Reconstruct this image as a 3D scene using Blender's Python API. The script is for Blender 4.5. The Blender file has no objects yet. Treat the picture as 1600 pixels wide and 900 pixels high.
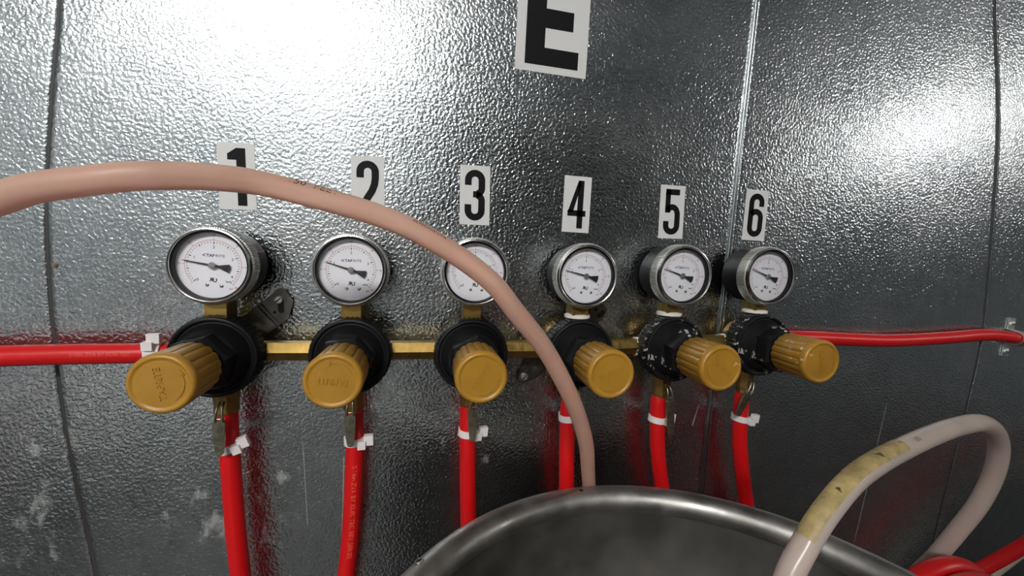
import bpy, bmesh, math, random
from mathutils import Vector, Matrix
random.seed(7)
S = 0.001                                   # everything below is written in millimetres
sc = bpy.context.scene
COL = sc.collection

# ------------------------------------------------------------------ camera, world, exposure
F_PX = 639.9
CAM = Vector((147.186, -366.385, 83.453))
RIGHT = Vector((0.9778969, -0.20648838, 0.03286634)); FWD = Vector((0.20862741, 0.97403828, -0.08788647))
FWD.normalize(); RIGHT = (RIGHT - FWD * RIGHT.dot(FWD)).normalized(); UP = RIGHT.cross(FWD)
cd = bpy.data.cameras.new('camera'); cam = bpy.data.objects.new('camera', cd); COL.objects.link(cam)
cd.sensor_width = 36; cd.lens = F_PX / 1600 * 36; cd.clip_start = 0.01; cd.clip_end = 30
M = Matrix((RIGHT, UP, -FWD)).transposed().to_4x4(); M.translation = CAM * S
cam.matrix_world = M
sc.camera = cam
w = bpy.data.worlds.new('world'); sc.world = w; w.use_nodes = True
w.node_tree.nodes['Background'].inputs[0].default_value = (0.5, 0.52, 0.55, 1)
w.node_tree.nodes['Background'].inputs[1].default_value = 0.05
sc.view_settings.view_transform = 'Standard'; sc.view_settings.look = 'None'
sc.view_settings.gamma = 1; sc.view_settings.use_curve_mapping = False
sc.view_settings.exposure = 0.0
LAMP_CEILING = 105.0; LAMP_WALL = 24.0       # diffuser emission of the two lamps of the room
try:
    sc.cycles.use_denoising = True
    sc.cycles.max_bounces = 8
    sc.cycles.sample_clamp_indirect = 6
except Exception:
    pass

# ------------------------------------------------------------------ materials
MAT = {}
def nodes_of(name):
    m = bpy.data.materials.new(name); m.use_nodes = True
    nt = m.node_tree; b = nt.nodes['Principled BSDF']
    MAT[name] = m
    return m, nt, b
def N(nt, typ, **kw):
    n = nt.nodes.new(typ)
    for k, v in kw.items():
        if k.startswith('_'): setattr(n, k[1:], v)
        else: n.inputs[k].default_value = v
    return n
def L(nt, a, b): nt.links.new(a, b)
def ramp(nt, src, stops):
    r = nt.nodes.new('ShaderNodeValToRGB'); e = r.color_ramp.elements
    while len(e) < len(stops): e.new(0.5)
    for el, (p, c) in zip(e, stops):
        el.position = p; el.color = c if len(c) == 4 else (*c, 1)
    L(nt, src, r.inputs[0]); return r.outputs[0]
def mixc(nt, fac, a, b, mode='MIX'):
    n = nt.nodes.new('ShaderNodeMix'); n.data_type = 'RGBA'; n.blend_type = mode
    if isinstance(fac, (int, float)): n.inputs[0].default_value = fac
    else: L(nt, fac, n.inputs[0])
    for s, v in ((n.inputs[6], a), (n.inputs[7], b)):
        if isinstance(v, tuple): s.default_value = (*v, 1) if len(v) == 3 else v
        else: L(nt, v, s)
    return n.outputs[2]
def math_(nt, op, a, b=0.0, c=None):
    n = nt.nodes.new('ShaderNodeMath'); n.operation = op
    for i, v in enumerate((a, b) if c is None else (a, b, c)):
        if isinstance(v, (int, float)): n.inputs[i].default_value = v
        else: L(nt, v, n.inputs[i])
    return n.outputs[0]
def coord(nt): return nt.nodes.new('ShaderNodeTexCoord').outputs['Object']
def noise(nt, co, scale, detail=2.0, rough=0.5, dist=0.0):
    n = N(nt, 'ShaderNodeTexNoise', Scale=scale, Detail=detail, Roughness=rough, Distortion=dist)
    L(nt, co, n.inputs['Vector']); return n.outputs['Fac']
def bump(nt, b, h, strength, dist):
    n = N(nt, 'ShaderNodeBump', Strength=strength, Distance=dist); L(nt, h, n.inputs['Height']); L(nt, n.outputs[0], b.inputs['Normal'])
def simple(name, col, rough=0.5, metal=0.0, var=0.0, vscale=60, bmp=0.0, bscale=900, spec=0.5, sss=0.0, sssr=(1, .5, .4), ssss=0.004, coat=0.0, rvar=0.0, dirt=None, dscale=300, dth=0.66, patch=False):
    m, nt, b = nodes_of(name)
    b.inputs['Base Color'].default_value = (*col, 1); b.inputs['Roughness'].default_value = rough; b.inputs['Metallic'].default_value = metal
    b.inputs['Specular IOR Level'].default_value = spec; b.inputs['Coat Weight'].default_value = coat
    co = coord(nt); c = None
    if var:
        n = noise(nt, co, vscale, 4, 0.6)
        c = ramp(nt, n, [(0.3, tuple(v * (1 - var) for v in col)), (0.7, tuple(min(1, v * (1 + var)) for v in col))])
    if dirt:
        d = ramp(nt, noise(nt, co, dscale, 3, 0.6), [(dth, (0, 0, 0)), (dth + 0.03, (1, 1, 1))])
        if patch: d = math_(nt, 'MULTIPLY', d, ramp(nt, noise(nt, co, 45, 1), [(0.52, (0,) * 3), (0.58, (1,) * 3)]))
        c = mixc(nt, d, c if c is not None else col, dirt)
    if c is not None: L(nt, c, b.inputs['Base Color'])
    if rvar:
        r = ramp(nt, noise(nt, co, vscale * 1.7, 3), [(0.3, (rough - rvar,) * 3), (0.7, (rough + rvar,) * 3)]); L(nt, r, b.inputs['Roughness'])
    if bmp: bump(nt, b, noise(nt, co, bscale, 2), 1.0, bmp)
    if sss:
        b.inputs['Subsurface Weight'].default_value = sss; b.inputs['Subsurface Radius'].default_value = sssr; b.inputs['Subsurface Scale'].default_value = ssss
    return m

def galvanized(name, emboss=True):
    m, nt, b = nodes_of(name)
    co = coord(nt)
    # cloudy zinc patina
    n1 = noise(nt, co, 9, 5, 0.6); n2 = noise(nt, co, 70, 3, 0.6, 0.6)
    c = ramp(nt, n1, [(0.3, (0.48, 0.52, 0.53)), (0.7, (0.64, 0.672, 0.675))])
    c = mixc(nt, 0.45, c, ramp(nt, n2, [(0.25, (0.55, 0.58, 0.59)), (0.75, (0.95, 0.96, 0.96))]), 'MULTIPLY')
    rr = ramp(nt, n1, [(0.3, (0.17,) * 3), (0.7, (0.25,) * 3)])
    L(nt, rr, b.inputs['Roughness']); b.inputs['Metallic'].default_value = 1.0
    if emboss:
        sep = nt.nodes.new('ShaderNodeSeparateXYZ'); L(nt, co, sep.inputs[0])
        X, Z = sep.outputs[0], sep.outputs[2]
        # dried white scuffs and drips, each with a place of its own on the wall
        def spot(x, z, rx, rz):
            dx = math_(nt, 'DIVIDE', math_(nt, 'SUBTRACT', X, x * S), rx * S); dz = math_(nt, 'DIVIDE', math_(nt, 'SUBTRACT', Z, z * S), rz * S)
            d = math_(nt, 'SQRT', math_(nt, 'ADD', math_(nt, 'MULTIPLY', dx, dx), math_(nt, 'MULTIPLY', dz, dz)))
            return math_(nt, 'SUBTRACT', 1.0, d)
        sp = spot(-148, -105, 26, 50)
        for a in ((-122, -60, 16, 25), (-20, -150, 50, 45), (30, -130, 16, 50), (165, -95, 8, 14), (205, -105, 12, 30), (-150, -160, 25, 40), (-88, -70, 12, 20)):
            sp = math_(nt, 'MAXIMUM', sp, spot(*a))
        mp = nt.nodes.new('ShaderNodeMapping'); mp.inputs['Scale'].default_value = (1, 1, 0.55); mp.inputs['Rotation'].default_value = (0, 0.5, 0); L(nt, co, mp.inputs[0])
        sn = noise(nt, mp.outputs[0], 60, 6, 0.65)
        scuff = math_(nt, 'MULTIPLY', math_(nt, 'GREATER_THAN', sp, 0.0), ramp(nt, math_(nt, 'ADD', sn, math_(nt, 'MULTIPLY', sp, 0.12)), [(0.60, (0,) * 3), (0.70, (1,) * 3)]))
        fl = ramp(nt, noise(nt, co, 130, 2, 0.4), [(0.765, (0,) * 3), (0.78, (1,) * 3)])     # sparse dried flecks
        def drip(x0, z0, x1, z1, wd):
            k = (x1 - x0) / (z1 - z0)
            d = math_(nt, 'ABSOLUTE', math_(nt, 'SUBTRACT', X, math_(nt, 'MULTIPLY_ADD', Z, k, (x0 - k * z0) * S)))
            d = math_(nt, 'LESS_THAN', d, math_(nt, 'MULTIPLY', noise(nt, co, 120, 3), wd * 2 * S))
            return math_(nt, 'MULTIPLY', d, math_(nt, 'MULTIPLY', math_(nt, 'LESS_THAN', Z, z0 * S), math_(nt, 'GREATER_THAN', Z, z1 * S)))
        m1 = math_(nt, 'MAXIMUM', scuff, fl)
        for a in ((682, -80, 655, -262, 0.9), (47, -85, 50, -160, 0.4), (80, -100, 78, -190, 0.5), (430, -70, 424, -92, 0.8)):
            m1 = math_(nt, 'MAXIMUM', m1, math_(nt, 'MULTIPLY', drip(*a), 0.8))
        m1 = math_(nt, 'MULTIPLY', m1, 0.42)
        c = mixc(nt, m1, c, (0.62, 0.62, 0.58))
        L(nt, math_(nt, 'SUBTRACT', 1.0, math_(nt, 'MULTIPLY', m1, 0.9)), b.inputs['Metallic'])
        # stucco embossing of the sheet: fine worm-like pebbles
        h1 = ramp(nt, noise(nt, co, 400, 1.0, 0.45, 0.3), [(0.36, (0,) * 3), (0.64, (1,) * 3)])
        h2 = noise(nt, co, 24, 2)
        h = math_(nt, 'MULTIPLY_ADD', h2, 1.3, h1)
        bump(nt, b, h, 1.0, 0.00018)
    L(nt, c, b.inputs['Base Color'])
    return m

galvanized('galvanized_stucco'); galvanized('galvanized_plain', False)
simple('sealant', (0.035, 0.036, 0.035), 0.55)
simple('gap', (0.012, 0.012, 0.012), 0.9)
simple('room_panel', (0.24, 0.25, 0.26), 0.6, var=0.1, vscale=3)
simple('room_ceiling', (0.42, 0.43, 0.44), 0.6, var=0.08, vscale=3)
simple('concrete', (0.05, 0.049, 0.046), 0.7, var=0.3, vscale=5)
simple('brass', (0.37, 0.245, 0.075), 0.42, 1.0, var=0.22, vscale=150, rvar=0.1, bmp=0.00004, bscale=1500)
simple('brass_dark', (0.36, 0.225, 0.08), 0.45, 1.0, var=0.3, vscale=120, rvar=0.1)
simple('black_plastic', (0.009, 0.009, 0.010), 0.45, spec=0.2, bmp=0.00006, bscale=2500)
simple('black_worn', (0.009, 0.009, 0.010), 0.45, spec=0.2, bmp=0.00006, bscale=2500, dirt=(0.5, 0.48, 0.42), dscale=230, dth=0.60, patch=True)
simple('gold_plastic', (0.40, 0.205, 0.022), 0.36, var=0.07, vscale=70, bmp=0.00003, bscale=1200)
simple('gold_worn', (0.385, 0.195, 0.021), 0.36, var=0.10, vscale=70, bmp=0.00003, bscale=1200, dirt=(0.66, 0.6, 0.48), dscale=240, dth=0.62, patch=True)
simple('chrome', (0.52, 0.52, 0.50), 0.22, 1.0, rvar=0.06, vscale=90)
simple('case_black', (0.006, 0.006, 0.007), 0.45, spec=0.2)
simple('knurled_metal', (0.50, 0.49, 0.46), 0.42, 0.75, rvar=0.06, vscale=90)
simple('dial_white', (0.90, 0.90, 0.93), 0.45)
simple('print_black', (0.012, 0.012, 0.014), 0.5)
simple('print_navy', (0.03, 0.03, 0.20), 0.5)
simple('print_grey', (0.10, 0.10, 0.16), 0.5)
simple('print_red', (0.55, 0.09, 0.09), 0.5)
simple('print_brown', (0.10, 0.045, 0.03), 0.6)
simple('needle_black', (0.015, 0.016, 0.02), 0.45)
simple('hub_grey', (0.33, 0.32, 0.31), 0.35, 0.7)
simple('red_hose', (0.62, 0.006, 0.008), 0.34, var=0.05, vscale=20, sss=0.08, sssr=(1, .1, .1), ssss=0.003)
simple('hose_print', (0.75, 0.13, 0.06), 0.5)
simple('nylon', (0.80, 0.76, 0.75), 0.4, sss=0.15, ssss=0.002, var=0.05)
simple('thread_tape', (0.78, 0.76, 0.70), 0.7, bmp=0.0002, bscale=700)
simple('sticker_white', (0.70, 0.70, 0.685), 0.5, dirt=(0.06, 0.05, 0.04), dscale=210, dth=0.765)
simple('sticker_ink', (0.006, 0.006, 0.007), 0.6, spec=0.15, dirt=(0.30, 0.29, 0.28), dscale=260, dth=0.745)
simple('steel', (0.17, 0.16, 0.14), 0.38, 1.0, var=0.25, vscale=130, rvar=0.1)
simple('steel_lever', (0.36, 0.34, 0.25), 0.36, 1.0, var=0.35, vscale=160, rvar=0.1, bmp=0.0001, bscale=700)
simple('zinc', (0.78, 0.79, 0.77), 0.42, 1.0, var=0.15, vscale=100)
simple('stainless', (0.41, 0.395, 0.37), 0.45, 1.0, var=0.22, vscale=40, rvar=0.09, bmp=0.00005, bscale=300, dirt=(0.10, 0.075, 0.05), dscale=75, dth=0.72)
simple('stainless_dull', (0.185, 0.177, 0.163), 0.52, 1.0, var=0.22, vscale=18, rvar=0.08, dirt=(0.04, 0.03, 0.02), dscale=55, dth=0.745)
simple('tape_yellow', (0.40, 0.30, 0.125), 0.5, var=0.35, vscale=110, dirt=(0.07, 0.04, 0.02), dscale=80, dth=0.63)
simple('rust', (0.16, 0.085, 0.03), 0.8, var=0.3)
simple('lamp_housing', (0.6, 0.6, 0.6), 0.5)
def vinyl(name, col, trans, rough, sss, rad, dirt=None):
    m = simple(name, col, 0.2, sss=sss, sssr=rad, ssss=0.006, var=0.05, vscale=40, dirt=dirt, dscale=350, dth=0.77)
    b = m.node_tree.nodes['Principled BSDF']; b.inputs['Transmission Weight'].default_value = trans; b.inputs['IOR'].default_value = 1.38; b.inputs['Roughness'].default_value = rough
vinyl('vinyl_amber', (0.93, 0.60, 0.475), 0.5, 0.42, 0.85, (1, .6, .4), (0.25, 0.15, 0.12))
vinyl('vinyl_pale', (0.78, 0.66, 0.59), 0.4, 0.22, 0.6, (1, .8, .65))
def glass():
    m, nt, b = nodes_of('glass'); out = nt.nodes['Material Output']; nt.nodes.remove(b)
    t = nt.nodes.new('ShaderNodeBsdfTransparent'); g = N(nt, 'ShaderNodeBsdfGlossy', Roughness=0.04); t.inputs[0].default_value = (0.97, 0.97, 0.98, 1)
    fr = N(nt, 'ShaderNodeFresnel', IOR=1.45); mx = nt.nodes.new('ShaderNodeMixShader')
    L(nt, fr.outputs[0], mx.inputs[0]); L(nt, t.outputs[0], mx.inputs[1]); L(nt, g.outputs[0], mx.inputs[2]); L(nt, mx.outputs[0], out.inputs[0])
glass()
def emit(name, strength, col=(1, 0.98, 0.95)):
    m, nt, b = nodes_of(name); b.inputs['Base Color'].default_value = (0.8, 0.8, 0.8, 1)
    b.inputs['Emission Color'].default_value = (*col, 1); b.inputs['Emission Strength'].default_value = strength
emit('lamp_ceiling_glow', LAMP_CEILING); emit('lamp_wall_glow', LAMP_WALL)

# ------------------------------------------------------------------ mesh helpers (millimetres)
class MB:
    def __init__(s): s.v = []; s.f = []
    def add(s, vs, fs):
        o = len(s.v); s.v += [tuple(v) for v in vs]; s.f += [tuple(i + o for i in f) for f in fs]; return s
    def box(s, x0, x1, y0, y1, z0, z1, mat=None):
        vs = [Vector((x, y, z)) for x in (x0, x1) for y in (y0, y1) for z in (z0, z1)]
        if mat: vs = [mat @ v for v in vs]
        return s.add(vs, [(0, 1, 3, 2), (4, 6, 7, 5), (0, 4, 5, 1), (2, 3, 7, 6), (0, 2, 6, 4), (1, 5, 7, 3)])
    def rings(s, rings, closed=True, cap0=True, cap1=True):
        n = len(rings[0]); vs = [p for r in rings for p in r]; fs = []
        for i in range(len(rings) - 1):
            for j in range(n if closed else n - 1):
                k = (j + 1) % n
                fs.append((i * n + j, i * n + k, (i + 1) * n + k, (i + 1) * n + j))
        if cap0: fs.append(tuple(reversed(range(n))))
        if cap1: fs.append(tuple(range((len(rings) - 1) * n, len(rings) * n)))
        return s.add(vs, fs)
    def lathe(s, prof, seg=48, axis='y', cap0=True, cap1=True, origin=(0, 0, 0), phase=0.0, rfun=None):
        # prof: (radius, height along axis); axis y = out from the wall (negative towards the room), z = up
        rs = []
        for r, h in prof:
            ring = []
            for j in range(seg):
                a = phase + 2 * math.pi * j / seg; rr = rfun(r, a) if rfun else r
                p = {'y': (rr * math.cos(a), h, rr * math.sin(a)), 'z': (rr * math.cos(a), rr * math.sin(a), h), 'x': (h, rr * math.cos(a), rr * math.sin(a))}[axis]
                ring.append((p[0] + origin[0], p[1] + origin[1], p[2] + origin[2]))
            rs.append(ring)
        return s.rings(rs, True, cap0, cap1)
    def prism(s, poly, y0, y1, mat=None):          # polygon in x,z, between two y
        n = len(poly)
        vs = [Vector((x, y0, z)) for x, z in poly] + [Vector((x, y1, z)) for x, z in poly]
        if mat: vs = [mat @ v for v in vs]
        fs = [tuple(range(n)), tuple(reversed(range(n, 2 * n)))] + [(i, i + n, (i + 1) % n + n, (i + 1) % n) for i in range(n)]
        return s.add(vs, fs)
    def tube(s, path, r, seg=20, caps=True, ref=(0, -1, 0)):
        rs = []
        for p, t, n, b in frames(path, ref):
            rs.append([p + (n * math.cos(2 * math.pi * j / seg) + b * math.sin(2 * math.pi * j / seg)) * r for j in range(seg)])
        return s.rings(rs, True, caps, caps)
    def mesh(s, name, mat, angle=35, bevel=0.0):
        me = bpy.data.meshes.new(name)
        bm = bmesh.new()
        bv = [bm.verts.new(Vector(v) * S) for v in s.v]
        for f in s.f:
            try: bm.faces.new([bv[i] for i in f])
            except ValueError: pass
        if bevel:
            ed = [e for e in bm.edges if len(e.link_faces) == 2 and e.calc_face_angle(0) > math.radians(30)]
            bmesh.ops.bevel(bm, geom=ed, offset=bevel * S, segments=2, affect='EDGES', profile=0.6, clamp_overlap=True)
        bmesh.ops.recalc_face_normals(bm, faces=bm.faces)
        bm.to_mesh(me); bm.free()
        me.materials.append(MAT[mat])
        for p in me.polygons: p.use_smooth = True
        me.set_sharp_from_angle(angle=math.radians(angle))
        return me
def smooth_path(pts, n=10):
    P = [Vector(p) for p in pts]; P = [P[0] * 2 - P[1]] + P + [P[-1] * 2 - P[-2]]; out = []
    for i in range(1, len(P) - 2):
        a, b, c, d = P[i - 1:i + 3]
        for k in range(n):
            t = k / n
            out.append(0.5 * ((2 * b) + (c - a) * t + (2 * a - 5 * b + 4 * c - d) * t * t + (3 * b - a - 3 * c + d) * t ** 3))
    out.append(P[-2]); return out
def frames(path, ref=(0, -1, 0)):
    ref = Vector(ref); out = []
    for i, p in enumerate(path):
        t = (path[min(i + 1, len(path) - 1)] - path[max(i - 1, 0)]).normalized()
        n = ref - t * ref.dot(t)
        if n.length < 0.05: n = out[-1][2] if out else Vector((0, 0, 1))
        n.normalize()
        out.append((p, t, n, t.cross(n)))
    return out
def link(name, me, parent=None, loc=(0, 0, 0), rot=(0, 0, 0)):
    o = bpy.data.objects.new(name, me); COL.objects.link(o); o.parent = parent
    o.location = Vector(loc) * S; o.rotation_euler = rot
    return o
def tag(o, label=None, cat=None, group=None, kind=None):
    if label: o['label'] = label
    if cat: o['category'] = cat
    if group: o['group'] = group
    if kind: o['kind'] = kind
    return o
def thing(name, label, cat, loc=(0, 0, 0), group=None):
    return tag(link(name, None, None, loc), label, cat, group)
CACHE = {}
def cached(key, fn):
    if key not in CACHE: CACHE[key] = fn()
    return CACHE[key]
def text_geo(body, size, bold=0.0, extrude=0.0, sx=1.0):
    """flat glyphs as (verts in x,y mm centred on 0, faces)"""
    key = ('t', body, size, bold, extrude, sx)
    if key in CACHE: return CACHE[key]
    cu = bpy.data.curves.new('tmp', 'FONT'); cu.body = body; cu.size = size; cu.align_x = 'CENTER'; cu.align_y = 'CENTER'
    cu.offset = bold; cu.extrude = extrude; cu.resolution_u = 3
    o = bpy.data.objects.new('tmp', cu); COL.objects.link(o)
    dg = bpy.context.evaluated_depsgraph_get(); ev = o.evaluated_get(dg); me = ev.to_mesh()
    vs = [(v.co.x * sx, v.co.y, v.co.z) for v in me.vertices]; fs = [tuple(p.vertices) for p in me.polygons]
    ev.to_mesh_clear(); bpy.data.objects.remove(o); bpy.data.curves.remove(cu)
    x0, x1 = min(v[0] for v in vs), max(v[0] for v in vs); y0, y1 = min(v[1] for v in vs), max(v[1] for v in vs)
    vs = [(v[0] - (x0 + x1) / 2, v[1] - (y0 + y1) / 2, v[2]) for v in vs]
    CACHE[key] = (vs, fs); return CACHE[key]
def put_text(mb, body, size, x, z, y, ang=0, **kw):
    vs, fs = text_geo(body, size, **kw); c, s_ = math.cos(ang), math.sin(ang)
    mb.add([(x + a * c - b * s_, y - e, z + a * s_ + b * c) for a, b, e in vs], fs)
def text_on_tube(mb, path, r, dist, body, size, theta, flip=False, ref=(0, -1, 0), **kw):
    """print wrapped on a tube: centred at arc length dist, rotated theta about it (0 = facing ref)"""
    fr = frames(path, ref); acc = [0.0]
    for a, b in zip(path, path[1:]): acc.append(acc[-1] + (b - a).length)
    vs, fs = text_geo(body, size, **kw); out = []
    for a, b, e in vs:
        if flip: a, b = -a, -b
        d = min(max(dist + a, 0.01), acc[-1] - 0.01); i = max(k for k in range(len(acc)) if acc[k] <= d); i = min(i, len(path) - 2)
        u = (d - acc[i]) / (acc[i + 1] - acc[i])
        p = fr[i][0].lerp(fr[i + 1][0], u); n = fr[i][2].lerp(fr[i + 1][2], u).normalized(); bb = fr[i][3].lerp(fr[i + 1][3], u).normalized()
        th = theta - b / r
        out.append(p + (n * math.cos(th) + bb * math.sin(th)) * (r + 0.12))
    mb.add(out, fs)

# ------------------------------------------------------------------ the room
X0, X1, Y1, Z0, Z1 = -1700, 3000, -2700, -724, 1330
def slab(name, *a, mat='room_panel'):
    return tag(link(name, MB().box(*a).mesh(name, mat)), kind='structure')
slab('floor', X0 - 60, X1 + 60, Y1 - 60, 60, Z0 - 50, Z0, mat='concrete')
slab('ceiling', X0 - 60, X1 + 60, Y1 - 60, 60, Z1, Z1 + 50, mat='room_ceiling')
slab('wall_left', X0 - 50, X0, Y1, 10, Z0, Z1)
slab('wall_right', X1, X1 + 50, Y1, 10, Z0, Z1)
slab('wall_front', X0 - 50, X1 + 50, Y1 - 50, Y1, Z0, Z1)
wall = slab('wall_back', X0 - 50, X1 + 50, 9, 59, Z0, Z1, mat='gap')
# embossed sheet-metal panels; the seams bow a little, as in the photograph
SEAM_A = [(-700, -98), (-300, -99), (-185.6, -106.7), (-78.2, -119.2), (2.1, -124), (97.2, -123.9), (183.7, -116.1), (249.9, -108), (400, -98), (1300, -94)]
SEAM_B = [(-700, 430), (-300, 434.5), (-167.5, 438.1), (-47.8, 443), (66.8, 449.3), (214.3, 454.4), (336, 458.8), (500, 462), (1300, 470)]
SEAM_C = [(-700, 770), (-340, 776), (-234.9, 789), (-110.2, 807.5), (3.3, 819.5), (173.2, 809.3), (260.6, 798.1), (381.8, 771), (520, 755), (1300, 745)]
def seam_x(se, z):
    if z <= se[0][0]: return se[0][1]
    if z >= se[-1][0]: return se[-1][1]
    for i in range(len(se) - 1):
        if se[i][0] <= z <= se[i + 1][0]:
            z0, x0 = se[i]; z1, x1 = se[i + 1]; t = (z - z0) / (z1 - z0)
            def sl(k):
                if k <= 0 or k >= len(se) - 1: return 0.0
                return (se[k + 1][1] - se[k - 1][1]) / (se[k + 1][0] - se[k - 1][0])
            d = z1 - z0; m0, m1 = sl(i) * d, sl(i + 1) * d
            return (2 * t ** 3 - 3 * t * t + 1) * x0 + (t ** 3 - 2 * t * t + t) * m0 + (-2 * t ** 3 + 3 * t * t) * x1 + (t ** 3 - t * t) * m1
ZR = [Z0 + 1 + (Z1 - Z0 - 2) * k / 90 for k in range(91)]
def gapw(se, z, g): return g if se is not SEAM_C else g * (0.35 + 0.65 * min(1, max(0, (z + 130) / 90)))
def panel(left, right, gl, gr):
    mb = MB(); rows = []
    for z in ZR:
        a = (seam_x(left, z) + gapw(left, z, gl)) if left else X0 + 1; b = (seam_x(right, z) - gapw(right, z, gr)) if right else X1 - 1
        rows.append([(a, 8.5, z), (a, 0.4, z), (a + 0.4, 0.05, z), (a + 3.0, 0, z)] + [(a + 3 + (b - a - 6) * k / 8, 0, z) for k in range(1, 8)] + [(b - 3.0, 0, z), (b - 0.4, 0.05, z), (b, 0.4, z), (b, 8.5, z)])
    mb.rings(rows, closed=False, cap0=False, cap1=False)
    return link('panel', mb.mesh('panel', 'galvanized_stucco', 50), wall)
panel(None, SEAM_A, 0, 1.1); panel(SEAM_A, SEAM_B, 1.1, 1.0); panel(SEAM_B, SEAM_C, 4.4, 2.2); panel(SEAM_C, None, 2.2, 0)
for se, g in ((SEAM_A, 1.05), (SEAM_C, 2.1)):
    mb = MB(); mb.rings([[(seam_x(se, z) + dx * gapw(se, z, g), y, z) for dx, y in ((-1.05, 0.45), (-0.3, 0.8), (0.3, 0.8), (1.05, 0.45))] for z in ZR], closed=False, cap0=False, cap1=False)
    tag(link('seam_sealant', mb.mesh('seam_sealant', 'sealant', 60), wall), 'dark sealant in the joint')
# narrow folded strip standing proud in the seam beside the sixth number
mb = MB()
mb.rings([[(seam_x(SEAM_B, z) + dx, y, z) for dx, y in ((-0.4, 6), (-0.4, -0.6), (0.2, -1.3), (1.6, -1.5), (2.6, -1.1), (3.1, -0.3), (3.2, 0.8), (3.9, 0.9), (4.3, -0.1), (4.5, 6))] for z in ZR], closed=False, cap0=False, cap1=False)
tag(link('seam_strip', mb.mesh('seam_strip', 'galvanized_plain', 50), wall), 'thin bright folded metal strip covering the seam')
link('rivet', MB().lathe([(0.1, -1.0), (1.0, -0.9), (1.5, -0.4), (1.6, 0.1)], 16, origin=(-119.8, 0, 62.2)).mesh('rivet', 'rust'), wall)

# lamps of the room (behind and beside the camera)
lp = thing('ceiling_lamp', 'long white ceiling lamp with glowing diffuser across the room', 'lamp', (-640, -2090, Z1))
link('housing', MB().box(-640, 640, -95, 95, -38, 0).mesh('housing', 'lamp_housing', bevel=4), lp)
link('diffuser', MB().box(-620, 620, -80, 80, -66, -38).mesh('diffuser', 'lamp_ceiling_glow', bevel=10), lp)
lp = thing('wall_lamp', 'white bulkhead lamp on the right-hand end wall', 'lamp', (X1, -1560, 860))
link('backplate', MB().box(-22, 0, -190, 190, -130, 130).mesh('backplate', 'lamp_housing', bevel=6), lp)
link('diffuser', MB().box(-75, -22, -165, 165, -105, 105).mesh('diffuser', 'lamp_wall_glow', bevel=20), lp)

# white lidded box added out of view to reflect a pale blur into the wall
simple('white_plastic', (0.80, 0.80, 0.80), 0.5)
bx_ = thing('reflector_box', 'unseen white plastic box with lid added behind the camera as a reflector', 'box', (-800, -1270, Z0))
link('tub', MB().rings([[(-280 * k, -190 * k, z), (280 * k, -190 * k, z), (280 * k, 190 * k, z), (-280 * k, 190 * k, z)] for k, z in ((0.9, 0), (1.0, 300))]).mesh('tub', 'white_plastic', bevel=12), bx_)
link('lid', MB().box(-292, 292, -202, 202, 301, 335).mesh('lid', 'white_plastic', bevel=8), bx_)

# ------------------------------------------------------------------ keg
KX, KY, KZ, KR, KB = 284.2, -237.3, -124.5, 180.0, 10.5
keg = thing('beer_keg', 'dull stainless steel beer keg with rolled top rim standing below the regulators', 'keg', (KX, KY, Z0))
zt = KZ - Z0
def keg_rim():
    mb = MB(); seg = 160; rs = []
    for j in range(seg):
        a = 2 * math.pi * j / seg
        rs.append([((KR + KB * math.cos(t)) * math.cos(a), (KR + KB * math.cos(t)) * math.sin(a), zt + KB * math.sin(t)) for t in [2 * math.pi * k / 20 for k in range(20)]])
    rs.append(rs[0]); mb.rings(rs, True, False, False); return mb.mesh('top_rim', 'stainless', 60)
rim = link('top_rim', keg_rim(), keg)
mb = MB().lathe([(KR + 4, zt - 4), (KR + 4, zt - 42), (KR + 6, zt - 60), (KR + 14, zt - 82), (KR + 16, zt - 110), (KR + 16, 110), (KR + 8, 80), (KR, 50), (KR, 8), (KR + 4, 3), (KR, 0), (KR - 5, 3), (KR - 5, 60), (60, 40)], 120, 'z', cap0=False)
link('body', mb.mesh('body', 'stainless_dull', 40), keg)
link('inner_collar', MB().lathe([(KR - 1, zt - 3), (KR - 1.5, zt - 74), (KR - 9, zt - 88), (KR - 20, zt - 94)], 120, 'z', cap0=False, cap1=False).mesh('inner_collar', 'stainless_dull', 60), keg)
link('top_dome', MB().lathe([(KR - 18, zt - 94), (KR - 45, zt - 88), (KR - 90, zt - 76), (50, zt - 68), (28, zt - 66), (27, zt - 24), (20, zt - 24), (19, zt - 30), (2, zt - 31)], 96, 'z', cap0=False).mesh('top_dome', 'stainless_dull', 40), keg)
# small drilled hole on the outer side of the rim, ring and dark plug
hv = Vector((math.cos(math.radians(138.7)), math.sin(math.radians(138.7)), 0))
hd = (hv * 0.34 + Vector((0, 0, 0.94))).normalized(); hp = hv * KR + Vector((0, 0, zt)) + hd * (KB - 0.25)
q = hd.to_track_quat('Z', 'Y').to_matrix().to_4x4(); q.translation = hp
mb = MB().lathe([(3.0, 0), (2.9, 0.9), (2.2, 1.0), (2.1, 0.2)], 24, 'z', cap0=False, cap1=False); mb.v = [tuple(q @ Vector(v)) for v in mb.v]
o = link('hole_ring', mb.mesh('hole_ring', 'stainless'), rim)
mb = MB().lathe([(2.2, 0.0), (2.2, 0.45), (0.2, 0.5)], 24, 'z'); mb.v = [tuple(q @ Vector(v)) for v in mb.v]
link('vent_hole', mb.mesh('vent_hole', 'gap'), rim)

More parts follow.
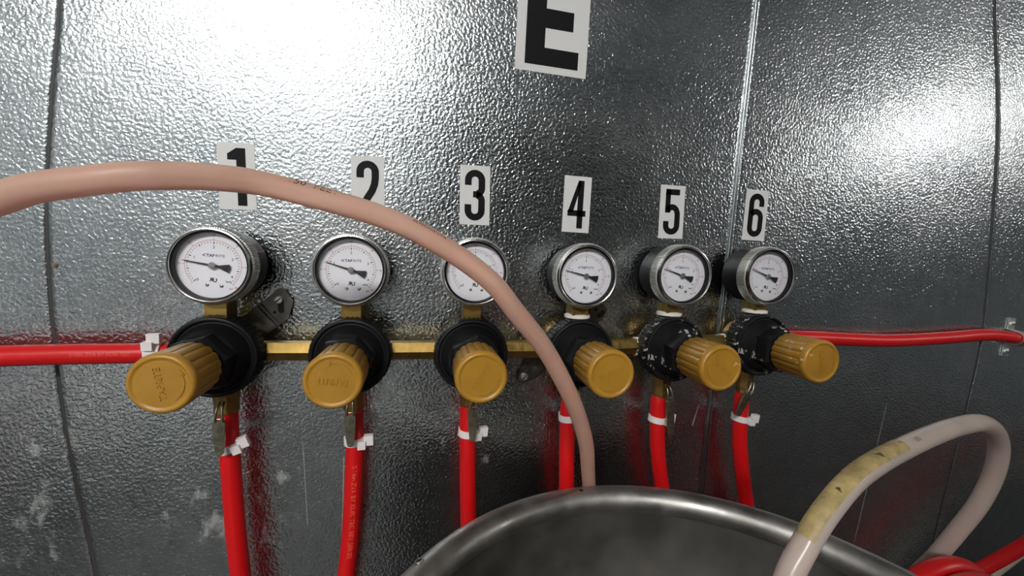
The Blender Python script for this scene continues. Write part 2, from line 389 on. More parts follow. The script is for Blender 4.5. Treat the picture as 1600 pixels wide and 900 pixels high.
# two-high stacks of unseen kegs added to block lamp light and darken lower reflections
keg_parts = [c for c in keg.children]
for sx, nm in ((330, 'left'), (745, 'right')):
    for lv in (0, 1):
        k2 = thing('beer_keg', 'unseen stainless beer keg added behind the camera to block lamp light, %s one of the %s stack' % (['bottom', 'top'][lv], nm), 'keg', (sx, -1020, Z0 + lv * 611), 'unseen kegs added behind the camera as light blockers')
        for c in keg_parts:
            d = c.copy(); COL.objects.link(d); d.parent = k2

# ------------------------------------------------------------------ regulators
AX = [(-0.6, 1.0), (92.0, -0.6), (185.5, -1.4), (279.6, -2.2), (370.2, 0.0), (463.2, 2.6)]
NTH = ['first', 'second', 'third', 'fourth', 'fifth', 'sixth']
def flange_mesh(mat):
    def rf(r, a):                                  # grip notches round the rim
        if r < 30.0: return r
        return r - (0.9 if (a * 48 / (2 * math.pi)) % 1 < 0.3 else 0)
    prof = [(24, -25), (30.0 + 0.01, -25.5), (30.4, -27), (30.4, -37.5), (29.9, -38), (29.6, -40.5), (28.9, -41.8), (27.6, -42.2), (26.4, -41.6), (25.8, -40.2), (24.8, -40.4), (22.0, -45), (20.0, -50.5), (19.4, -51.5), (10, -51.6)]
    return MB().lathe(prof, 192, cap1=True, rfun=rf).mesh('bonnet', mat, 32)
def hex_mesh(mat):
    prof = [(19.4, -46), (20.3, -49), (20.3, -63), (19.0, -65.2), (10, -65.4)]
    return MB().lathe(prof, 6, phase=math.radians(18)).mesh('hex_nut', mat, 20)
def flute(r, a): return r - 1.15 * (1 - abs(math.sin(9 * a)) ** 0.35)
def knob_mesh(mat):
    rings = [(12, 0), (16.7, -0.2), (17.5, -1.2), (18.0, -29.5)]
    return MB().lathe(rings, 240, rfun=lambda r, a: flute(r, a) if r > 15 else r).mesh('knob', mat, 45)
def cap_mesh(mat):
    prof = [(16, -28.2), (17.9, -29.0), (18.1, -30), (18.1, -31.3), (17.8, -32.6), (17.1, -33.6), (16.2, -34.1), (15.4, -34.1), (14.8, -33.7), (14.3, -33.3), (13.6, -33.3), (0.3, -33.5)]
    return MB().lathe(prof, 72).mesh('cap', mat, 50)
def emboss_mesh(mat):
    mb = MB(); put_text(mb, 'TAPRITE', 5.3, 0, 0.6, -33.4, bold=0.08, extrude=0.55, sx=1.0)
    for a0, a1, r0, r1 in ((205, 285, 11.2, 12.3),):
        n = 16; o = [(r1 * math.cos(math.radians(a0 + (a1 - a0) * k / n)), r1 * math.sin(math.radians(a0 + (a1 - a0) * k / n))) for k in range(n + 1)]
        i = [(r0 * math.cos(math.radians(a0 + (a1 - a0) * k / n)), r0 * math.sin(math.radians(a0 + (a1 - a0) * k / n))) for k in range(n, -1, -1)]
        for k in range(n): mb.prism([o[k], o[k + 1], i[n - k - 1], i[n - k]], -33.0, -33.85)
    mb.prism([(11.75 * math.cos(math.radians(285)) - .3, -13.2), (11.75 * math.cos(math.radians(285)) + 3.6, -10.9), (11.75 * math.cos(math.radians(285)) - .4, -9.4)], -33.0, -33.85)
    return mb.mesh('lettering', mat)
def body_mesh():
    mb = MB().lathe([(13, -6), (19, -7), (20, -9), (20, -24), (24, -25.5), (24, -26)], 40)
    mb.box(-23, 23, -27, -13, -8, 8)
    return mb.mesh('body', 'brass_dark', bevel=0.8)
def stem_mesh():
    return MB().box(-7.2, 7.2, -35, -18, 14, 41).mesh('gauge_stem', 'brass', bevel=0.6)
def outlet_mesh():
    mb = MB().lathe([(9, -14), (9, -36), (8.4, -37.5), (8.4, -47), (7.2, -48), (7.2, -52)], 8, 'z', origin=(0, -22, 0), phase=math.pi / 8)
    return mb.mesh('outlet', 'brass_dark', 25)
def lever_mesh(ln):
    mb = MB()
    pr = [(-3.6, -1.6), (-4.4, -2.6), (-4.0, -ln * 0.55), (-2.4, -ln + 1.5), (-1.2, -ln), (1.2, -ln), (2.4, -ln + 1.5), (3.6, -ln * 0.55), (3.9, -2.6), (3.2, -1.6)]
    mb.prism(list(reversed(pr)), -0.9, 0.9)
    return mb.mesh('valve_lever', 'steel_lever', bevel=0.35)
def yoke_mesh():
    mb = MB()
    for sx in (-1, 1):
        mb.tube(smooth_path([(sx * 2.6, 0.5, -4), (sx * 2.4, -0.6, 0), (sx * 2.0, -0.2, 5), (sx * 1.6, 1.6, 9), (sx * 1.2, 5, 11.5)], 5), 0.95, 8)
    mb.tube([Vector((-3.6, 0.3, 0.2)), Vector((3.6, 0.3, 0.2))], 1.0, 10)
    return mb.mesh('yoke', 'steel_lever', 60)
KROT = [100, 172, 58, 20, -42, 95]
LEV = [((-0.6 + 2.0, -39, -46), 28, 0.03, (0.0, 0)), ((92.0 - 0.3, -38, -46), 28, 0.0, (0, 0)), ((188.1, -38, -46), 30, 0.0, (0, 0)), ((280, -36, -46), 28, 0.0, (0, 0)), ((371.2, -36, -47), 40, -0.13, (0, 0)), ((456.0, -37, -44), 26, 0.40, (0, 0))]
reg_labels = [
    'pressure regulator below number 1, gold knob pointing far left in front of red supply hose',
    'pressure regulator below number 2, gold knob with its lettering upside down',
    'pressure regulator below number 3, gold knob with slanting lettering, under gauge crossed by pink tube',
    'pressure regulator below number 4, gold knob to the right of the pink tube',
    'pressure regulator below number 5, gold knob and black bonnet flecked with white crust',
    'pressure regulator below number 6, farthest right, gold knob pointing right over the red hose']
for i, (x, z) in enumerate(AX):
    worn = i >= 4; bm_, gm = ('black_worn', 'gold_worn') if worn else ('black_plastic', 'gold_plastic')
    r = thing('pressure_regulator', reg_labels[i], 'regulator', (x, 0, z), 'pressure regulators along the brass manifold')
    link('body', cached('body', body_mesh), r)
    bo = link('bonnet', cached('flange' + bm_, lambda: flange_mesh(bm_)), r, rot=(0, math.radians([0, 0, 0, 3, 2, 5][i]), 0))
    link('hex_nut', cached('hex' + bm_, lambda: hex_mesh(bm_)), bo, rot=(0, math.radians([4, 10, -8, 14, -22, -14][i]), 0))
    k = link('knob', cached('knob' + gm, lambda: knob_mesh(gm)), r, (0, -66.8, 0), (0, -math.radians(KROT[i]), 0))
    link('cap', cached('cap' + gm, lambda: cap_mesh(gm)), k)
    tag(link('lettering', cached('emb' + gm, lambda: emboss_mesh(gm)), k), 'raised gold lettering and arrow on the knob face')
    link('gauge_stem', cached('stem', stem_mesh), r)
    link('outlet', cached('outlet', outlet_mesh), r)
    p, ln, an, _ = LEV[i]
    lv = link('valve_lever', cached(('lev', ln), lambda: lever_mesh(ln)), r, (p[0] - x, p[1], p[2] - z), (0.05, an, 0))
    link('yoke', cached('yoke', yoke_mesh), lv)
    if i >= 3:
        link('thread_tape', cached('ttape', lambda: MB().lathe([(8.6, 0), (11.2, 0.8), (11.2, 3.0), (8.6, 4)], 28, 'z', origin=(0, -27, 29.2)).mesh('thread_tape', 'thread_tape')), r)

# brass hex pipes between regulators
pl = ['joining the first and second regulators', 'joining the second and third regulators', 'joining the third and fourth regulators, partly behind the pink tube', 'joining the fourth and fifth regulators', 'joining the fifth and sixth regulators, mostly hidden by a knob']
for i in range(5):
    (xa, za), (xb, zb) = AX[i], AX[i + 1]; a, b = xa + 23.2, xb - 23.2
    t = thing('manifold_pipe', 'hexagonal brass pipe ' + pl[i], 'pipe', ((a + b) / 2, -20, (za + zb) / 2), 'brass manifold pipes')
    h = (b - a) / 2; sl = (zb - za) / (b - a)
    link('bar', MB().lathe([(6.2, -h), (8.1, -h + 0.8), (8.1, h - 0.8), (6.2, h)], 6, 'x', phase=0).mesh('bar', 'brass', 20), t, rot=(0, -math.atan(sl) * 0.6, 0))
    if i >= 3:
        link('thread_tape', MB().lathe([(6.6, 0), (8.7, 0.5), (8.7, 3.5), (6.6, 4)], 20, 'x', origin=(h - 6.5, 0, 0)).mesh('thread_tape', 'thread_tape'), t)
        link('end_collar', MB().lathe([(6.6, 0), (9.2, 0.3), (9.2, 2.2), (6.6, 2.5)], 24, 'x', origin=(h - 2.5, 0, 0)).mesh('end_collar', 'brass'), t)

# ------------------------------------------------------------------ gauges
GC = [(0.5, 66.9), (92.8, 65.8), (186.7, 66.2), (281.1, 65.1), (372.7, 67.2), (463.0, 68.4)]
NEEDLE = [169, 162, 163, 166, 162, 160]
def bezel_mesh():
    prof = [(26.6, -41.4), (26.5, -43.4), (26.0, -44.8), (25.3, -45), (24.7, -44.7), (24.4, -44), (24.4, -39.5)]
    return MB().lathe(prof, 96, cap0=False, cap1=False).mesh('bezel', 'chrome', 30)
def knurl_mesh():
    def rf(r, a): return r - (0.6 if r > 27.2 and (a * 110 / (2 * math.pi)) % 1 < 0.45 else 0)
    prof = [(25.7, -31), (27.5, -31.3), (27.9, -32), (27.9, -41.0), (27.3, -41.6), (26.4, -41.8)]
    return MB().lathe(prof, 440, cap0=False, cap1=False, rfun=rf).mesh('knurled_ring', 'knurled_metal', 30)
def case_mesh():
    return MB().lathe([(14, -8), (24, -8.3), (25.4, -9.6), (25.8, -11), (25.8, -33)], 64, cap1=False).mesh('case', 'case_black', 40)
def gasket_mesh():
    return MB().lathe([(24.4, -43.4), (23.1, -43.0), (23.1, -39.4), (23.9, -38.5)], 64, cap0=False, cap1=False).mesh('gasket', 'case_black', 30)
def lens_mesh():
    return MB().lathe([(24.3, -42.0), (24.3, -43.2), (0.2, -43.4)], 64, cap0=False, cap1=True).mesh('lens', 'glass', 60)
def dial_mesh():
    return MB().lathe([(24.4, -37.5), (24.4, -38.4), (0.2, -38.4)], 64).mesh('dial', 'dial_white', 30)
YD = -38.48
def tick(mb, ang, r0, r1, wd):
    a = math.radians(ang); c, s_ = math.cos(a), math.sin(a)
    mb.add([(r * c - t * s_, YD, r * s_ + t * c) for r, t in ((r0, -wd / 2), (r1, -wd / 2), (r1, wd / 2), (r0, wd / 2))], [(0, 1, 2, 3)])
def ticks_mesh():
    mb = MB()
    for k in range(41):
        a = 225 - 270 * k / 40; big = k % 10 == 0; mid = k % 5 == 0
        tick(mb, a, 16.9 - (1.9 if big else 1.5 if mid else 1.0), 16.9, 0.55 if mid else 0.34)
    for k in range(5):
        a = math.radians(225 - 67.5 * k); rr = 13.0
        nx, nz = [(-9.6, -10.6), None, None, None, (12.0, -7.4)][k] or (rr * math.cos(a), rr * math.sin(a))
        put_text(mb, str(k), 2.7, nx, nz, YD, bold=0.03)
    put_text(mb, 'bar', 1.9, 9.6, -11.0, YD, bold=0.04)
    put_text(mb, 'U', 3.8, 1.35, -10.5, YD, bold=0.15)
    vs, fs = text_geo('R', 3.5, bold=0.15); mb.add([(-1.2 - a, YD, -10.1 + b) for a, b, e in vs], fs)
    return mb.mesh('black_scale', 'print_black')
def red_mesh():
    mb = MB(); n = 72
    pts = [math.radians(225 - 270 * k / n) for k in range(n + 1)]
    mb.add([(r * math.cos(a), YD, r * math.sin(a)) for a in pts for r in (17.75, 18.0)], [(2 * k, 2 * k + 1, 2 * k + 3, 2 * k + 2) for k in range(n)])
    for k in range(7):
        a = 225 - 45 * k; tick(mb, a, 18.0, 19.4, 0.3)
        if k: put_text(mb, str(10 * k), 2.0, 21.2 * math.cos(math.radians(a)), 21.2 * math.sin(math.radians(a)), YD, bold=0.02)
    put_text(mb, 'psi', 1.9, 11.8, -16.0, YD, bold=0.03)
    return mb.mesh('red_scale', 'print_red')
def brand_mesh():
    mb = MB(); put_text(mb, 'TAP', 2.7, -1.9, 7.0, YD, bold=0.09, sx=1.1)
    mb.add([(-7.4, YD, 7.0), (-5.0, YD, 8.1), (-5.0, YD, 7.6), (-6.2, YD, 7.0), (-5.0, YD, 6.4), (-5.0, YD, 5.9)], [(0, 3, 2, 1), (0, 5, 4, 3)])
    return mb.mesh('lettering', 'print_navy')
def brand2_mesh():
    mb = MB(); put_text(mb, 'RITE', 2.7, 4.3, 7.0, YD, bold=0.02, sx=1.15); return mb.mesh('lettering', 'print_grey')
def screw_mesh():
    return MB().lathe([(1.2, 0), (1.2, -0.3), (0.9, -0.5), (0.1, -0.5)], 16).mesh('dial_screw', 'hub_grey')
def needle_mesh():
    mb = MB(); mb.prism([(0, -0.7), (0, 0.7), (19.0, 0.2), (19.0, -0.2)], -40.2, -39.9)
    mb.prism([(0, -0.9), (-4.0, -0.9), (-10.6, -3.0), (-11.2, 0.0), (-10.6, 3.0), (-4.0, 0.9), (0, 0.9)], -40.2, -39.9)
    return mb.mesh('needle', 'needle_black')
def hub_mesh():
    return MB().lathe([(1.0, -38.4), (2.1, -40.0), (2.3, -40.3), (2.3, -41.0), (1.9, -41.4), (0.2, -41.5)], 28).mesh('hub', 'hub_grey', 40)
g_labels = [
    'round pressure gauge under the number 1 sticker, with red tape scrap on its case',
    'round pressure gauge under the number 2 sticker, facing straight out with knurled chrome ring',
    'round pressure gauge under the number 3 sticker, half covered by the pink tube',
    'round pressure gauge under the number 4 sticker, just right of the pink tube',
    'round pressure gauge under the number 5 sticker, left of the bright wall seam',
    'round pressure gauge under the number 6 sticker, farthest right, showing its black case side']
for i, (x, z) in enumerate(GC):
    g = thing('pressure_gauge', g_labels[i], 'gauge', (x, 0, z), 'pressure gauges above the regulators')
    c_ = link('case', cached('case', case_mesh), g)
    bz = link('bezel', cached('bezel', bezel_mesh), g); link('knurled_ring', cached('knurl', knurl_mesh), bz)
    link('gasket', cached('gasket', gasket_mesh), g)
    link('lens', cached('lens', lens_mesh), g)
    d = link('dial', cached('dial', dial_mesh), g, rot=(0, math.radians([3, 0, 0, 0, 2, 3][i]), 0))
    link('black_scale', cached('ticks', ticks_mesh), d)
    link('red_scale', cached('red', red_mesh), d)
    link('lettering', cached('brand', brand_mesh), d); link('lettering', cached('brand2', brand2_mesh), d)
    for sx, sz in ((-3.4, -14.1), (5.6, -14.3)):
        link('dial_screw', cached('screw', screw_mesh), d, (sx, -38.4, sz))
    nd = link('needle', cached('needle', needle_mesh), g, rot=(0, -math.radians(NEEDLE[i]), 0))
    link('hub', cached('hub', hub_mesh), nd)
    if i in (0, 5):                                # scrap of red tape on the case
        mb = MB(); a0, a1 = (22, 52) if i == 0 else (78, 112)
        mb.rings([[((25.95) * math.cos(math.radians(a)), y, 25.95 * math.sin(math.radians(a))) for y in (-30.5, -24 if i == 0 else -22)] for a in range(a0, a1, 3)], closed=False, cap0=False, cap1=False)
        tag(link('tape_scrap', mb.mesh('tape_scrap', 'print_red'), c_), 'scrap of red tape')

# ------------------------------------------------------------------ numbered stickers and the letter
HW, ST = 6.0, 5.9
def arc(cx, cz, r, a0, a1, n=14): return [(cx + r * math.cos(math.radians(a0 + (a1 - a0) * k / n)), cz + r * math.sin(math.radians(a0 + (a1 - a0) * k / n))) for k in range(n + 1)]
def ribbon(mb, pts, wd, y):
    n = len(pts); Lp, Rp = [], []
    for i in range(n):
        a = Vector(pts[max(i - 1, 0)]); b = Vector(pts[min(i + 1, n - 1)]); t = (b - a).normalized(); nn = Vector((-t.y, t.x)) * wd / 2; p = Vector(pts[i])
        Lp.append(p + nn); Rp.append(p - nn)
    mb.add([(p.x, y, p.y) for p in Lp + Rp], [(i, i + 1, n + i + 1, n + i) for i in range(n - 1)])
def poly(mb, pts, y): mb.add([(x, y, z) for x, z in pts], [tuple(range(len(pts)))])
YS = -0.42
def digit(d):
    mb = MB(); T = 13.1
    if d == 1:
        poly(mb, [(0, -22.8), (6.7, -22.8), (6.7, 21.8), (0, 21.8)], YS); poly(mb, [(-6.2, 17.2), (-6.2, 12.6), (0.2, 12.6), (0.2, 21.8), (1.6, 21.8), (-1.0, 18.9), (-3.2, 17.8)][:4], YS)
    elif d == 2:
        ribbon(mb, [(-HW, 8)] + arc(0, T, HW, 180, 0) + [(HW, 8), (5.4, 3.0), (3.4, -2.5), (0.0, -8.0), (-3.4, -14.0), (-5.2, -19.5)], ST, YS)
        poly(mb, [(-8.6, -22), (8.8, -22), (8.8, -16.2), (-8.2, -16.2)], YS)
    elif d == 3:
        ribbon(mb, [(-HW, 8.6)] + arc(0, T, HW, 180, 0) + [(HW, 6.5)] + arc(1.2, 6.2, 4.8, 0, -85, 8), ST, YS)
        ribbon(mb, arc(1.2, -4.6, 4.8, 85, 0, 8) + [(HW, -T)] + arc(0, -T, HW, 0, -180) + [(-HW, -8.0)], ST, YS)
        poly(mb, [(-1.6, -1.9), (3, -1.9), (3, 3.6), (-1.6, 3.6)], YS)
    elif d == 4:
        poly(mb, [(0.6, -22), (6.2, -22), (6.2, 22), (0.6, 22)], YS); poly(mb, [(-8.8, -10.8), (9.0, -10.8), (9.0, -5.4), (-8.8, -5.4)], YS)
        poly(mb, [(-8.8, -7.5), (-3.6, -7.5), (3.2, 18.0), (2.4, 22.0), (0.6, 22)], YS)
    elif d == 5:
        poly(mb, [(-7.6, 16.4), (7.6, 16.4), (7.6, 22), (-7.6, 22)], YS); poly(mb, [(-7.6, -0.8), (-2.2, -0.8), (-2.2, 22), (-7.6, 22)], YS)
        ribbon(mb, [(-5.0, 0.8), (-3.2, 3.6), (-0.4, 4.8), (2.2, 4.4), (4.6, 2.4), (5.8, -0.8), (HW, -4)] + arc(0, -T, HW, 0, -180) + [(-HW, -9.0)], ST, YS)
    elif d == 6:
        ribbon(mb, [(HW, 9.0)] + arc(0, T, HW, 0, 180) + [(-HW, 0)] + arc(0, -T, HW, 180, 360) + [(HW, -3)] + arc(0, -2.4, HW, 0, 150, 10), ST, YS)
    return mb.mesh('digit', 'sticker_ink')
TAGS = [(1.8, 135.4, 1.0), (99.6, 132.9, 0.4), (189.4, 132.0, 0.4), (284.7, 129.3, -1.0), (383.5, 127.5, 0.2), (479.6, 129.2, -1.4)]
for i, (x, z, a) in enumerate(TAGS):
    t = thing('number_sticker', 'white rectangular wall sticker with a black number %d%s' % (i + 1, [', crossed by the pink tube', ', its lower part behind the pink tube', ', above the gauge crossed by the tube', ', above the fourth gauge', ', left of the bright wall seam', ', right of the bright wall seam'][i]), 'sticker', (x, 0, z), 'numbered stickers above the gauges')
    t.rotation_euler = (0, -math.radians(a), 0)
    link('sheet', MB().box(-13.25, 13.25, -0.35, 0.3, -25.75, 25.75).mesh('sheet', 'sticker_white'), t)
    link('digit', digit(i + 1), t)
t = thing('letter_sticker', 'large white sticker with a bold black letter E at the top of the wall', 'sticker', (255.5, 0, 295))
t.rotation_euler = (0, math.radians(1.2), 0)
link('sheet', MB().box(-33, 33, -0.35, 0.3, -52.6, 54).mesh('sheet', 'sticker_white'), t)
mb = MB()
for p in ([(-24.5, -46.5), (-7, -46.5), (-7, 48), (-24.5, 48)], [(-7, -46.5), (24.8, -46.5), (24.8, -31.2), (-7, -31.2)], [(-7, -14.6), (18.6, -14.6), (18.6, 1.8), (-7, 1.8)], [(-7, 32.5), (24.8, 32.5), (24.8, 48), (-7, 48)]): poly(mb, p, YS)
link('letter', mb.mesh('letter', 'sticker_ink'), t)

# ------------------------------------------------------------------ mounting brackets
def bracket(label, loc, ang, shape, screw, holes, bends, tilt=0.0):
    t = thing('mounting_bracket', label, 'bracket', loc, 'steel mounting brackets'); t.rotation_euler = (0, -math.radians(ang), 0)
    link('plate', MB().prism(shape, -3.4, -1.8).mesh('plate', 'steel', bevel=0.4), t)
    for x0, x1 in bends: link('bend', MB().box(x0, x1, -6.4, -3.0, shape[0][1] + 0.4, shape[-1][1] - 0.4).mesh('bend', 'steel', bevel=0.8), t)
    for hx, hz, r, ln, *an in holes:
        pts = [(hx + ln + r * math.cos(a), hz + r * math.sin(a)) for a in [math.radians(-90 + 20 * k) for k in range(10)]] + [(hx + r * math.cos(a), hz + r * math.sin(a)) for a in [math.radians(90 + 20 * k) for k in range(10)]]
        if an:
            c_, s_ = math.cos(math.radians(an[0])), math.sin(math.radians(an[0])); pts = [(hx + (x - hx) * c_ - (z - hz) * s_, hz + (x - hx) * s_ + (z - hz) * c_) for x, z in pts]
        link('slot', MB().prism(pts, -3.5, -2.0).mesh('slot', 'gap'), t)
    if screw:
        sx, sz, r = screw
        s_ = link('screw', MB().lathe([(r, -3.4), (r, -4.6), (r * 0.8, -5.4), (0.2, -5.6)], 20, origin=(sx, 0, sz)).mesh('screw', 'zinc'), t)
        link('screw_slot', MB().box(sx - r * 0.75, sx + r * 0.75, -5.75, -5.3, sz - 0.45, sz + 0.45).mesh('screw_slot', 'gap'), s_)
bracket('bent steel mounting bracket with slotted screw, up and right of the first regulator', (8, 0, 12), 41,
        [(0, -11.5), (30, -11.5), (42.5, -3), (43.5, 8.0), (41, 11.5), (0, 11.5)], (35.0, 4.6, 3.3), [(30.5, -3.0, 2.3, 8.0, 52), (25.6, -1.0, 1.3, 0)], [(0, 20.0), (21.8, 22.9)])
bracket('dark steel mounting bracket with a round screw, below the pipe between regulators 3 and 4', (256, 0, -15), 227,
        [(-4, -11), (12, -11), (24, -7), (31, -2), (30, 3), (16, 10), (-4, 11)], (24.0, -0.5, 3.5), [(16.0, -0.5, 2.0, 3.0), (8.0, 3.5, 1.3, 0)], [])
bracket('small slotted steel mounting bracket peeping out under the fourth gauge', (296, 0, 14), 45,
        [(0, -8), (20, -8), (29, -4), (29, 5), (25, 8), (0, 8)], None, [(19, -3, 2.2, 4.5), (20, 4, 1.5, 1.0)], [])
# stray screw holes left in the sheet
for hx, hz in ((234.4, 9.0), (234.4, -29.3), (449.0, 31.0)):
    link('screw_hole', MB().prism([(-1.7, -4), (1.5, -4.2), (2.1, 0), (1.4, 4.6), (-1.0, 4.4), (-2.0, 0.5)], -0.25, 0.4).mesh('screw_hole', 'gap'), wall, (hx, 0, hz))

# ------------------------------------------------------------------ red gas hoses and their clamps
def hose(label, pts, r=7.1, group='red gas hoses', name='gas_hose', mat='red_hose', n=10, seg=24):
    path = smooth_path(pts, n)
    base = path[-1]
    o = link(name, MB().tube([p - base for p in path], r, seg).mesh(name, mat, 60), None, base)
    tag(o, label, 'hose', group); return o, path, base
DN = [[(-0.2, -46), (0.0, -60), (0.5, -75.8), (1.6, -107.3), (3.2, -144.8), (5.8, -183.3), (9, -240), (14, -330)],
      [(92.0, -50), (92.2, -60), (92.6, -82.3), (91.3, -115.5), (89.3, -154.8), (85.6, -194.6), (80, -250), (72, -330)],
      [(185.2, -50), (185.3, -62.7), (186.1, -88.9), (187.0, -124.2), (188.3, -157.3), (190, -210), (192, -300)],
      [(278.5, -50), (277.0, -58.6), (277.6, -95.3), (279.2, -135.8), (282, -200), (285, -300)],
      [(369.0, -50), (368.0, -60), (370.2, -95.4), (374.1, -121.7), (379.3, -145.2), (392, -210), (405, -300)],
      [(462.2, -50), (461.5, -67.8), (463.4, -101.6), (470.2, -136.3), (480.1, -175.6), (500, -240), (520, -320)]]
dl = ['red rubber hose hanging from the first regulator, bowing right at the bottom', 'red rubber hose hanging from the second regulator, printed with pale lettering', 'red rubber hose hanging from the third regulator to behind the keg rim', 'red rubber hose hanging from the fourth regulator beside the pink tube', 'red rubber hose hanging from the fifth regulator to behind the keg rim', 'red rubber hose hanging from the sixth regulator, farthest right of those hanging down']
for i, pts in enumerate(DN):
    o, path, base = hose(dl[i], [(x, -22, z) for x, z in pts])
    if i == 1:
        mb = MB(); text_on_tube(mb, path, 7.1, 84, '5/16in ZVA BY KURI TEC BEV SERIES', 5.2, math.radians(-12), sx=0.98)
        mb.v = [tuple(Vector(v) - base) for v in mb.v]; tag(link('print', mb.mesh('print', 'hose_print'), o), 'pale lettering printed along the hose')
ol, lpath, lbase = hose('thick red rubber supply hose entering from the left edge into the first regulator', [(-330, -24, -14), (-240, -22, -4), (-162, -20, -0.9), (-140, -20, -0.4), (-100, -20, 0.1), (-56, -20, 0.0), (-30, -20, 1.0)], r=7.3)
mb = MB(); text_on_tube(mb, lpath, 7.3, 253, '5/16in ZVA BY KURI TEC', 3.4, math.radians(-10), flip=False)
mb.v = [tuple(Vector(v) - lbase) for v in mb.v]; link('print', mb.mesh('print', 'hose_print'), ol)
hose('thin-looking red hose running right from the sixth regulator to the wall strap', [(486, -14, 2.6), (528, -12, 3.3), (569, -11, 1.7), (620, -10.5, -0.8), (667, -10, -2.2), (743, -9, -0.4), (793, -8.5, 2.1), (824, -8.5, 2.0), (866, -8.5, -2.4), (920, -9, -8), (1100, -12, -30), (1300, -14, -42)], r=7.0)
# two far red / pale lines at the lower right, and the red loop in front of the keg
hose('red hose slanting up at the right edge of the picture', [(640, -60, -560), (670, -42, -400), (731.4, -43.3, -296.3), (774.1, -49.4, -263.5), (799.0, -53.4, -248.0), (824.0, -57.3, -232.5), (866.7, -64.2, -207.7), (938.2, -72, -183.3), (1050, -75, -170)], r=6.9)
coil = [(640, -125, -700), (600, -128, -500), (570, -133, -340)]
for k in range(0, 25):
    a = math.radians(-90 + 30 * k); coil.append((546 + 66 * math.cos(a), -137 - 14.6 * k / 12, -218 + (68 - 1.5 * k / 12) * math.sin(a)))
coil += [(525, -176, -380), (530, -178, -520), (560, -180, -700)]
hose('red hose coiled in a tight ring beside the keg rim at the bottom right', coil, r=7.2, n=8)

def clamp(label, loc, rot, r=7.3, flipx=1, tab=True, hb=3.0):
    t = thing('hose_clamp', label, 'clamp', loc, 'white nylon hose clamps'); t.rotation_euler = rot
    link('band', MB().lathe([(r - 0.1, -hb), (r + 1.0, -hb + 0.2), (r + 1.0, hb - 0.2), (r - 0.1, hb)], 32, 'z', cap0=False, cap1=False).mesh('band', 'nylon', 40), t)
    f = flipx
    h = link('ratchet_head', MB().box(*sorted((f * 3.5, f * 9.6)), -r - 3.0, -r + 3.4, -4.2, 2.6).mesh('ratchet_head', 'nylon', bevel=1.0), t)
    if tab:
        link('tab', MB().box(*sorted((f * 8.4, f * 15.5)), -r - 1.2, -r + 3.0, -1.8, 6.4).mesh('tab', 'nylon', bevel=0.9), h)
CL = [((0.6, -22, -74), (0.1, -0.30, 0.1), 'below the first regulator, tilted', True), ((92.5, -22, -75), (0.05, -0.02, 0.0), 'below the second regulator, behind its lever', True),
      ((185.6, -22, -74), (0.05, 0.05, 0.2), 'below the third regulator, behind its lever', True), ((277.2, -22, -66), (0.05, 0.07, 2.6), 'below the fourth regulator, left of pink tube', False),
      ((368.3, -22, -72), (0.05, 0.10, 0.3), 'below the fifth regulator', True), ((461.6, -22, -76), (0.05, 0.12, 0.1), 'below the sixth regulator, farthest right', True)]
for loc, rot, lb, tb in CL: clamp('white nylon clamp on red hose ' + lb, loc, rot, tab=tb)
clamp('white nylon clamp on the red supply hose left of the first regulator', (-46.5, -20, 0.5), (0, math.radians(90), 0), r=7.6, flipx=-1, hb=5.0)

# pipe strap holding the right hose
t = thing('pipe_strap', 'zinc two-screw strap holding the red hose to the wall at the right edge', 'strap', (863, 0, -2.2))
t.rotation_euler = (0, math.radians(7), 0)
pr = [(0, -27), (0, -12)]
def strap_pts(off):
    out = [(-0.3 - off, 24), (-0.3 - off, 9.4 + off * 0.4)]
    for k in range(13):
        a = math.radians(90 - 180 * k / 12); out.append((-8.6 - (7.7 + off) * math.cos(a), (7.7 + off) * math.sin(a)))
    return out + [(-0.3 - off, -9.4 - off * 0.4), (-0.3 - off, -24)]
o_, i_ = strap_pts(1.3), strap_pts(0.0)
mb = MB(); mb.rings([[(x, y, z) for y, z in (o_ + list(reversed(i_)))] for x in (-5.5, 5.5)], True, False, False)
n = len(o_)
for k in range(n - 1):
    for x in (-5.5, 5.5):
        mb.add([(x, *o_[k]), (x, *o_[k + 1]), (x, *i_[k + 1]), (x, *i_[k])], [(0, 1, 2, 3)])
link('saddle', mb.mesh('saddle', 'zinc', 40), t)
for z in (16.5, -18.5):
    s_ = link('screw', MB().lathe([(3.8, -1.4), (3.8, -2.6), (2.8, -3.4), (0.2, -3.6)], 20, origin=(0, 0, z)).mesh('screw', 'zinc'), t)
    link('screw_slot', MB().box(-2.8, 2.8, -3.75, -3.3, z - 0.4, z + 0.4).mesh('screw_slot', 'gap'), s_)

# ------------------------------------------------------------------ translucent beverage tubes
AR = [(-420, -175, -330), (-330, -176, -180), (-210, -175, -40), (-110, -172, 40), (-48, -169.5, 81), (-15.5, -167.5, 96.9), (-2.5, -167, 102.5), (21.3, -166.5, 107.8), (35.1, -163.5, 110.3), (53.9, -153, 112.6), (76.6, -142.5, 111.2), (126.0, -136.5, 99.3), (157.1, -135.5, 85.0), (184.5, -132.0, 66.2), (201.3, -126.5, 47.5), (222.4, -116.5, 23.6), (240.5, -106.0, -2.9), (256.0, -94.0, -29), (274.0, -73.0, -65), (288.5, -47.5, -104), (297.0, -33.5, -133), (303, -30, -180), (305, -30, -300)]
path = smooth_path(AR, 12); base = path[-1]
tb = link('beverage_tube', MB().tube([p - base for p in path], 6.0, 28).mesh('beverage_tube', 'vinyl_amber', 60), None, base)
tag(tb, 'pink translucent beverage tube arching in from the left in front of the gauges', 'tube', 'vinyl beverage tubes')
acc = 0; dist = {}
for a, b in zip(path, path[1:]):
    acc += (b - a).length; dist[acc] = b
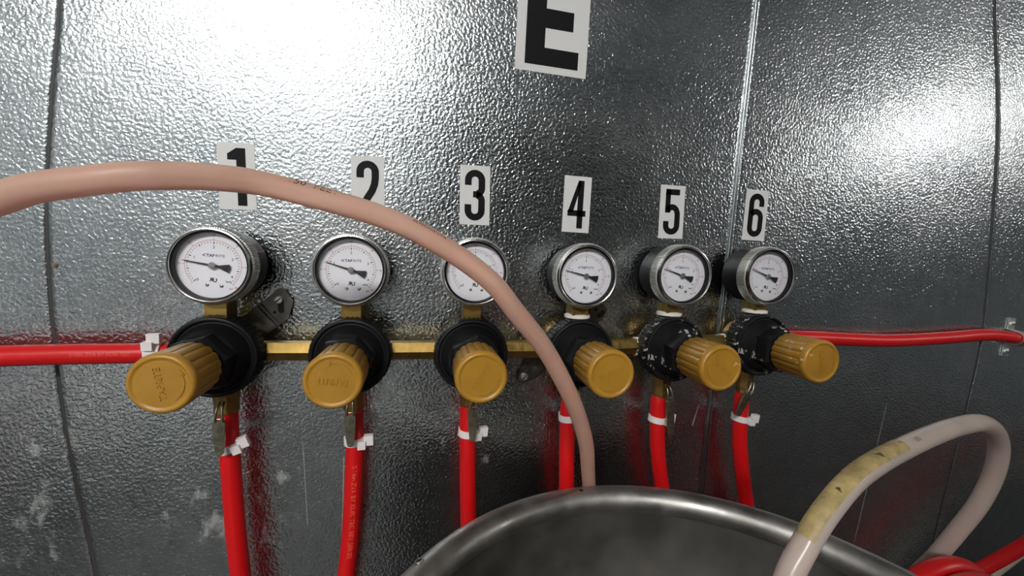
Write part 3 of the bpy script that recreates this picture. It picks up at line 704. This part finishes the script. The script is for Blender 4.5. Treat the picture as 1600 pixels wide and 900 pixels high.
def arclen(u, v):                                   # arc length where the tube passes a given wall x
    return min(dist, key=lambda d: abs(dist[d].x - u))
mb = MB(); text_on_tube(mb, path, 6.0, arclen(92, 0), '150  FEET', 5.8, math.radians(-54), flip=False)
text_on_tube(mb, path, 6.0, arclen(147, 0), 'BEVERAGE LINE', 2.8, math.radians(-50), flip=False)
mb.v = [tuple(Vector(v) - base) for v in mb.v]; tag(link('print', mb.mesh('print', 'print_brown'), tb), 'dark lettering printed along the tube')

LPP = [(300, -230, -146), (306, -224, -128), (314, -216, -102), (324.7, -210.1, -77.1), (336.6, -207.2, -60.5), (354.5, -204, -42.5), (384.5, -196, -30.8), (443.8, -178.5, -28.0), (504.1, -164, -26.6), (545.2, -157.1, -29.3), (576, -149.5, -47.0), (589.0, -143.9, -74.1), (590.6, -136.8, -106.7), (586.6, -128.0, -137.3), (581.6, -118.5, -168.2), (576, -108, -200), (572, -95, -270), (570, -85, -420)]
path = smooth_path(LPP, 12); base = path[-1]
tb = link('beverage_tube', MB().tube([p - base for p in path], 6.1, 28).mesh('beverage_tube', 'vinyl_pale', 60), None, base)
tag(tb, 'pale translucent beverage tube looping above the keg at lower right with yellowed tape', 'tube', 'vinyl beverage tubes')
fr = frames(path); acc = [0.0]
for a, b in zip(path, path[1:]): acc.append(acc[-1] + (b - a).length)
sel = [k for k in range(len(path)) if 338 < path[k].x < 432 and path[k].z > -65 and k < 110]
mb = MB(); rows = []
for k in sel:
    p, tt, nn, bb = fr[k]
    rows.append([p + (nn * math.cos(th) + bb * math.sin(th)) * 6.35 - base for th in [math.radians(-128 + 96 * j / 10) for j in range(11)]])
mb.rings(rows, closed=False, cap0=False, cap1=False)
tag(link('tape_label', mb.mesh('tape_label', 'tape_yellow', 60), tb), 'stained yellow strip of tape wrapped round the tube')
mb = MB(); dk = acc[min(range(len(path)), key=lambda k: abs(path[k].x - 446) + (0 if path[k].z > -20 else 999))]
text_on_tube(mb, path, 6.1, dk, '000', 4.0, math.radians(-60)); mb.v = [tuple(Vector(v) - base) for v in mb.v]
link('print', mb.mesh('print', 'print_grey'), tb)
hose('pale thin tube hanging just under the red hose at the right edge', [(690, -30, -560), (720, -28, -400), (778.7, -33.9, -307.9), (815.8, -39.4, -280.8), (845.4, -43.6, -256.9), (882.5, -47, -238.0), (942.1, -50, -215), (1060, -50, -200)], r=5.5, group='vinyl beverage tubes', name='beverage_tube', mat='vinyl_pale')
